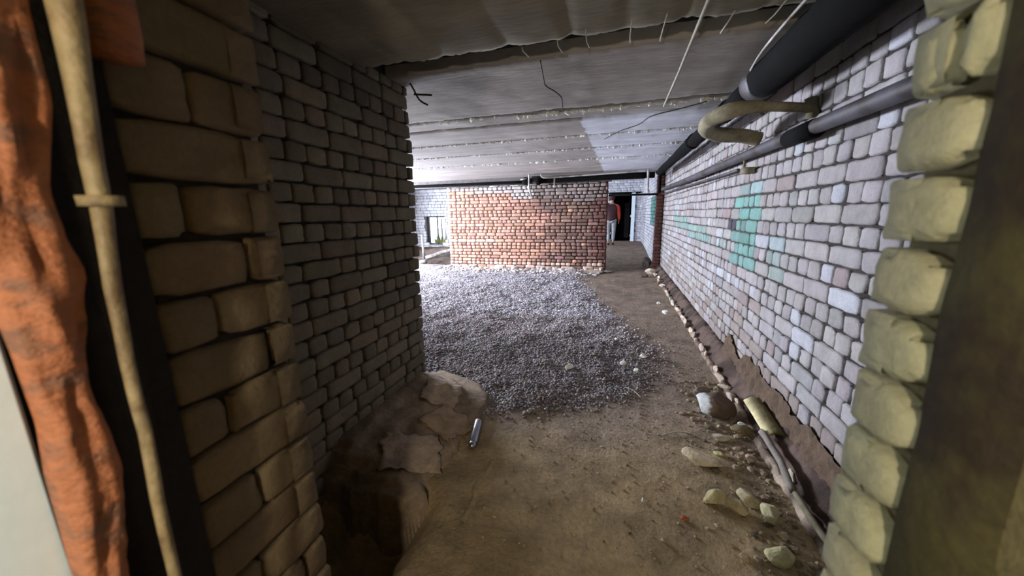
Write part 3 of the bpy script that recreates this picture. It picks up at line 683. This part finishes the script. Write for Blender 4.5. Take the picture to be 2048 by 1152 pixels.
t = thing('pipe_loop', (1.0, 2.42, 1.885), 'pale lagged pipe making a wide U bend out from the right wall', 'pipe')
mb = MB(); lp = smoothpath([(0.0, 0.03, -0.01), (-0.18, 0.0, 0.01), (-0.33, 0.0, 0.02), (-0.44, 0.05, 0.01), (-0.485, 0.22, 0.0), (-0.44, 0.42, -0.01), (-0.33, 0.53, -0.02), (-0.20, 0.57, -0.03), (-0.08, 0.58, -0.06)], 6)
mb.tube(lp, [0.025 if i < 8 else 0.046 if i > 16 else 0.025+0.021*(i-8)/8 for i in range(len(lp))], 14, wob=0.12); mb.build('bend', MT['lag'], t)
mb = MB(); mb.tube([(0.0, 0.03, -0.05), (-0.02, 0.03, 0.05)], 0.03, 8, wob=.8); mb.build('wall_bracket', MT['lag'], t)

# pipes crossing over the red wall
t = thing('cross_pipe', (0.7, 8.15, 2.09), 'black pipe crossing above the red wall just under the ceiling', 'pipe')
mb = MB(); mb.tube([(-0.0-0.3*k, 0, 0-0.002*k) for k in range(10)], 0.062, 14, wob=.08); mb.build('pipe_run', MT['black'], t)
mb = MB(); mb.tube([(-2.35, 0, 0), (-2.55, 0, 0)], 0.085, 16); mb.tube([(-2.62, 0, 0), (-2.66, 0, 0)], 0.098, 16); mb.build('flange', MT['dpipe'], t)
mb = MB(); mb.tube([(-0.3*k-2.7, 0, -0.035) for k in range(12)], 0.036, 10, wob=.1); mb.build('thin_run', MT['black'], t)
t = thing('valve', (-1.95, 8.02, 2.06), 'dark round valve with a pale handle hanging above the red wall', 'valve')
mb = MB(); mb.tube([(-0.09, 0, 0), (-.05, 0, 0), (0.05, 0, 0), (.09, 0, 0)], [0.06, .085, .085, .06], 16); mb.build('valve_body', MT['black'], t)
mb = MB(); mb.tube([(-0.12, -0.07, 0.03), (0.02, -0.09, 0.05)], 0.013, 8); mb.build('handle', MT['wpipe'], t)
mb = MB(); mb.tube([(0.25, 0, 0.05), (0.27, 0, -.08)], 0.055, 12); mb.build('elbow', MT['black'], t)
mb = MB(); mb.tube(smoothpath([(0, 0, 0.4), (0, 0, 0.15), (0.02, 0, 0.04), (0.03, 0.06, -0.04)]), 0.022, 8)
o = mb.build('drop_pipe', MT['wpipe'], origin=(0, 0, 0)); o.location = (-1.88, 7.95, 1.79); tag(o, 'short grey pipe dropping past the valve onto the red wall', 'pipe')
mb = MB(); mb.tube(smoothpath([(-1.63, 8.0, 2.19), (-1.60, 8.0, 2.13), (-1.5, 8.0, 2.11), (-1.2, 8.0, 2.115), (0, 8.0, 2.145), (0.54, 8.0, 2.16)]), 0.016, 8); o = mb.build('water_pipe', MT['wpipe']); tag(o, 'thin pale pipe running right from the valve under the ceiling', 'pipe')
mb = MB(); mb.tube([(-1.33, 8.0, 2.12), (-1.33, 8.0, 1.93)], 0.017, 8); o = mb.build('pipe_stub', MT['wpipe']); tag(o, 'short pale pipe stub hanging down from the thin pale pipe', 'pipe')
mb = MB(); mb.tube([(0.56, 8.0, 2.18), (0.57, 8.0, 1.74)], 0.024, 10); mb.tube([(0.57, 8.0, 1.78), (0.575, 8.0, 1.73)], 0.034, 10); o = mb.build('down_pipe', MT['wpipe']); tag(o, 'pale vertical pipe dropping from the ceiling left of the pilaster', 'pipe')
mb = MB(); mb.tube([(0.80, 8.1, 2.1), (0.80, 8.1, 1.72)], 0.03, 10); mb.tube([(-0.2, 8.55, 1.73), (0.8, 8.3, 1.71)], 0.022, 8); o = mb.build('dark_pipe', MT['black']); tag(o, 'dark angled pipe joining the wall pipe beside the pilaster', 'pipe')

# rod and loose wires on the ceiling
mb = MB(); a = Vector((0.3, 1.80, 2.13)); b = Vector((0.32, 3.30, 2.17)); a2 = a+(a-b)*0.5; a2.z = 2.125
mb.tube([a2, a, (a+b)/2+Vector((0.004, 0, 0)), b], 0.0075, 8); tag(mb.build('ceiling_rod', MT['rod']), 'long pale rod hanging along the ceiling toward the pipe loop', 'rod')
Z = 2.165
mb = MB(); mb.tube(smoothpath([(-0.43, 2.10, Z-0.01), (-0.47, 2.40, Z), (-0.48, 2.52, Z), (-0.44, 2.66, Z), (-0.42, 2.80, Z), (-0.44, 3.0, Z), (-0.46, 3.15, Z)]), 0.004, 6); tag(mb.build('wire', MT['wire']), 'thin black wire with a kink drooping across the middle ceiling slab', 'wire')
mb = MB(); mb.tube(smoothpath([(0.62, 3.26, Z), (0.45, 3.36, Z-0.01), (0.25, 3.5, Z-.015), (0.16, 3.75, Z-.02), (-0.02, 4.0, Z-.02), (-0.17, 4.4, Z-.01)]), 0.0045, 6); tag(mb.build('wire', MT['wire']), 'thin dark wire hanging below the whitewashed part of the ceiling', 'wire')
mb = MB(); mb.tube(smoothpath([(-1.27, 2.18, 2.16), (-1.26, 2.2, 2.13), (-1.25, 2.25, 2.08), (-1.22, 2.3, 2.06)]), 0.006, 6); mb.tube([(-1.26, 2.2, 2.1), (-1.16, 2.25, 2.10)], 0.006, 6); tag(mb.build('bent_wire', MT['wire']), 'short bent dark wire sticking out by the upper corner of the left wall', 'wire')

# far left: long pale pipe low in front of the window wall
mb = MB(); a = aty(838, 520, 10.2); b = aty(902, 500, 10.2); mb.tube([a, (a+b)/2, b+(b-a)*0.3], 0.06, 10, wob=.1); tag(mb.build('low_pipe', MT['wpipe']), 'pale pipe lying low in front of the wall with the small window', 'pipe')
mb = MB(); a = aty(844, 470, 9.6); b = aty(849, 522, 9.6); mb.tube([a, b], 0.035, 8, wob=.3); a2 = b+Vector((-.12, 0, -.05)); mb.tube([b+Vector((0.05, 0, 0)), b+Vector((-.16, 0, -.04))], 0.07, 8, wob=.4); tag(mb.build('old_post', MT['wpipe']), 'pale thin post on a lumpy base left of the small window', 'post')

# ------------------------------------------------------------------ rusted door frame at the left, camera side
def strip(name, x, zs, ya, yb, thick, m, n=10, rough=0.004, seed=0, parent=None, origin=(0, 0, 0)):
    """vertical metal strip facing the opening; ya(z), yb(z) are its two edges"""
    m_ = MB(); P = []
    for z in zs:
        a = ya(z); b = yb(z); r = [(x-thick, a, z)]
        for i in range(n+1):
            t_ = i/n; y = a+(b-a)*t_; r.append((x+thick*0.35*math.sin(math.pi*t_)+rough*1.6*fbm(y*6, z, seed, 9, 3), y, z))
        r.append((x-thick, b, z)); P.append(r)
    m_.grid(P); o = m_.build(name, m, parent, origin=origin); return o
XF = -0.61
zs = [0.0+0.012*k for k in range(176)]
def interp(tab, z):
    if z <= tab[0][0]: return tab[0][1]
    for (a, ya), (b, yb) in zip(tab, tab[1:]):
        if z <= b: return ya+(yb-ya)*(z-a)/(b-a)
    return tab[-1][1]
def edge(px, x): return sorted([(p.z, p.y) for p in (atx(u, v, x) for u, v in px)])
e_r = edge([(60, 0), (95, 200), (100, 380), (170, 560), (175, 760), (250, 930), (248, 1040), (258, 1152)], XF)
e_l = edge([(-170, 0), (0, 560), (60, 700), (112, 850), (130, 960), (182, 1152)], XF)
def ya(z): return interp(e_l, z)-0.004
def yb(z): return interp(e_r, z)+0.004*fbm(z, 2, 1, 16, 3)
ob = strip('rusty_door_frame', XF, zs, ya, yb, 0.03, MT['rust'], rough=0.013, seed=4, origin=(XF, 0.2, 0)); tag(ob, 'flaking orange rusted steel door frame standing at the left edge', 'door frame')
e_b = edge([(128, 0), (160, 180), (185, 330), (200, 400), (222, 560), (240, 650), (262, 760), (292, 870), (315, 1000), (350, 1152)], -0.60)
pts = [(-0.60, interp(e_b, z), z) for z in [0.02+0.05*k for k in range(42)]]
rad = [0.0072+0.010*smooth((p[2]-1.15)/0.7) for p in pts]
mb = MB(); mb.tube(pts, rad, 12, wob=0.22)
tag(mb.build('steel_bar', MT['bar']), 'tall narrow weathered steel bar beside the rusty frame', 'bar')
mb = MB(); p = atx(203, 402, -0.60); mb.tube([p+Vector((0, 0, -.006)), p+Vector((0, 0, .006))], 0.019, 10, wob=.3); q = bpy.data.objects['steel_bar']; mb.build('weld_collar', MT['bar'], q)
mb = MB(); a = atx(232, 118, -0.67); mb.tube([a, a+Vector((0, 0, 0.03)), a+Vector((0, 0, 0.45))], [0.028, 0.03, 0.03], 18, wob=.12); tag(mb.build('rusty_pipe', MT['rust']), 'short shiny rusty pipe end hanging in the upper left beside the jamb', 'pipe')
e_w = edge([(-170, 0), (0, 560), (110, 850), (182, 1152)], -0.64)
mb = MB(); P = []
mb.box(-0.675, -0.645, -0.75, interp(e_l, 1.0)-0.0, 0.02, 2.03)
o = mb.build('white_door', MT['wpaint'], smooth=False); bv = o.modifiers.new('b', 'BEVEL'); bv.width = 0.004; tag(o, 'plain white painted door leaf folded open at the lower left corner', 'door')
# brown frame on the right side of the opening
mb = MB(); P = []
for k in range(110):
    z = 0.0+k*0.019; r = []
    for (x, y) in ((0.47, 0.55), (0.384, 0.548), (0.378, 0.54), (0.382, 0.45), (0.42, 0.435), (0.43, 0.30), (0.40, 0.29), (0.395, 0.20), (0.41, 0.18), (0.47, 0.18)):
        r.append((x+0.007*fbm(y*5, z, 3, 7, 3), y+0.006*fbm(y*3, z, 8, 6, 2), z))
    P.append(r)
mb.grid(P); tag(mb.build('brown_door_frame', MT['darkrust']), 'dark brown blurred door frame post at the right edge', 'door frame')
mb = MB(); pts = [(0.405, 0.35+0.004*fbm(0, z, 1, 5, 2), z) for z in np.arange(0.3, 1.6, 0.06)]; mb.tube(pts, 0.011, 10, wob=.3); tag(mb.build('olive_bar', MT['bar']), 'narrow olive metal bar on the brown frame at the right edge', 'bar')

# ------------------------------------------------------------------ person walking down the corridor
pr = thing('person', (-0.20, 13.7, 0.0), 'person in plum jacket with red sleeve and pale jeans walking down the corridor', 'person')
FZ = fz(-0.1, 13.7); pr.location.z = FZ
def skin_body(name, joints, edges, m, sub=2):
    me = bpy.data.meshes.new(name); me.from_pydata([j[0] for j in joints], edges, []); o = bpy.data.objects.new(name, me); C.objects.link(o); o.parent = pr
    sk = o.modifiers.new('s', 'SKIN'); sv = me.skin_vertices
    if not sv: sv = None
    ly = me.skin_vertices[0] if me.skin_vertices else None
    return o, sk
def skinned(name, J, E, m, sub=2, root=0):
    bm = bmesh.new(); ly = bm.verts.layers.skin.verify(); vs = []
    for i, (p, r) in enumerate(J):
        v = bm.verts.new(p); s = v[ly]; s.radius = (r, r) if not isinstance(r, tuple) else r; s.use_root = (i == root); vs.append(v)
    for a, b in E: bm.edges.new((vs[a], vs[b]))
    me = bpy.data.meshes.new(name); bm.to_mesh(me); bm.free(); me.materials.append(m)
    o = bpy.data.objects.new(name, me); C.objects.link(o); o.parent = pr
    o.modifiers.new('s', 'SKIN').use_smooth_shade = True
    sb = o.modifiers.new('u', 'SUBSURF'); sb.levels = sub; sb.render_levels = sub; return o
J = [((0, 0, .95), (.14, .10)), ((0, 0, 1.15), (.13, .10)), ((0, -.01, 1.36), (.17, .11)), ((0, 0, 1.48), .055), ((0, .01, 1.56), .05), ((0, .015, 1.66), (.075, .09)), ((0, .01, 1.74), (.06, .075)),
     ((-.18, 0, 1.40), .06), ((-.23, -.06, 1.14), .042), ((-.22, .02, .92), .032), ((.18, 0, 1.40), .06), ((.24, .0, 1.14), .042), ((.25, .08, .92), .032),
     ((-.09, 0, .88), .085), ((-.09, .10, .50), .055), ((-.08, .0, .10), .038), ((-.08, .10, .05), .035), ((.09, 0, .88), .085), ((.09, -.04, .50), .055), ((.08, -.25, .16), .038), ((.08, -.18, .07), .035),
     ((-.22, .05, .84), .03), ((.25, .11, .84), .03)]
E_ = [(0, 1), (1, 2), (2, 3), (3, 4), (4, 5), (5, 6), (2, 7), (7, 8), (8, 9), (2, 10), (10, 11), (11, 12), (0, 13), (13, 14), (14, 15), (15, 16), (0, 17), (17, 18), (18, 19), (19, 20), (9, 21), (12, 22)]
skinned('body', J, E_, MT['skin'])
for sx, b0 in ((-1, Vector((-.22, .05, .84))), (1, Vector((.25, .11, .84)))):
    for k in range(4):
        o_ = Vector(((k-1.5)*0.006, (k-1.5)*0.017, 0)); skinned('finger', [(b0+o_, .009), (b0+o_+Vector((0, .004, -.045)), .009), (b0+o_+Vector((-sx*.012, .006, -.078+.004*abs(k-1.5))), .008)], [(0, 1), (1, 2)], MT['skin'], 1)
    skinned('thumb', [(b0+Vector((0, .02, .02)), .010), (b0+Vector((-sx*.01, .045, -.015)), .009), (b0+Vector((-sx*.012, .05, -.04)), .008)], [(0, 1), (1, 2)], MT['skin'], 1)
J2 = [((0, 0, .80), (.20, .15)), ((0, 0, 1.12), (.18, .14)), ((0, -.01, 1.36), (.21, .15)), ((0, 0, 1.50), (.11, .10)), ((-.19, 0, 1.41), .095), ((-.235, -.06, 1.14), .07), ((-.225, .02, .90), .055), ((.17, 0, 1.41), .095)]
skinned('jacket', J2, [(0, 1), (1, 2), (2, 3), (2, 4), (4, 5), (5, 6), (2, 7)], MT['jacket'])
skinned('red_sleeve', [((.185, 0, 1.44), .09), ((.245, .0, 1.14), .07), ((.255, .08, .90), .055)], [(0, 1), (1, 2)], MT['sleeve'])
J3 = [((0, 0, 1.0), (.17, .13)), ((-.09, 0, .86), .10), ((-.09, .10, .50), .07), ((-.08, .0, .12), .058), ((.09, 0, .86), .10), ((.09, -.04, .50), .07), ((.08, -.25, .18), .058)]
skinned('trousers', J3, [(0, 1), (1, 2), (2, 3), (0, 4), (4, 5), (5, 6)], MT['jeans'])
for (a, b) in ((Vector((-.08, -.03, .05)), Vector((-.08, .15, .035))), (Vector((.08, -.27, .10)), Vector((.08, -.12, .045)))): skinned('shoe', [(a, .052), (b, .040)], [(0, 1)], MT['shoe'], 2)
skinned('hair', [((0, -.035, 1.58), (.10, .10)), ((0, -.03, 1.70), (.115, .12)), ((0, -.02, 1.80), (.09, .10))], [(0, 1), (1, 2)], MT['hair'])
for (x, y, z, r, nm_) in ((-.03, .105, 1.675, .012, 'eye'), (.03, .105, 1.675, .012, 'eye'), (0, .125, 1.64, .016, 'nose'), (-.085, .01, 1.66, .022, 'ear'), (.085, .01, 1.66, .022, 'ear')):
    skinned(nm_, [((x, y, z), r), ((x, y, z-.012), r)], [(0, 1)], MT['skin'] if nm_ != 'eye' else MT['wpaint'], 1)
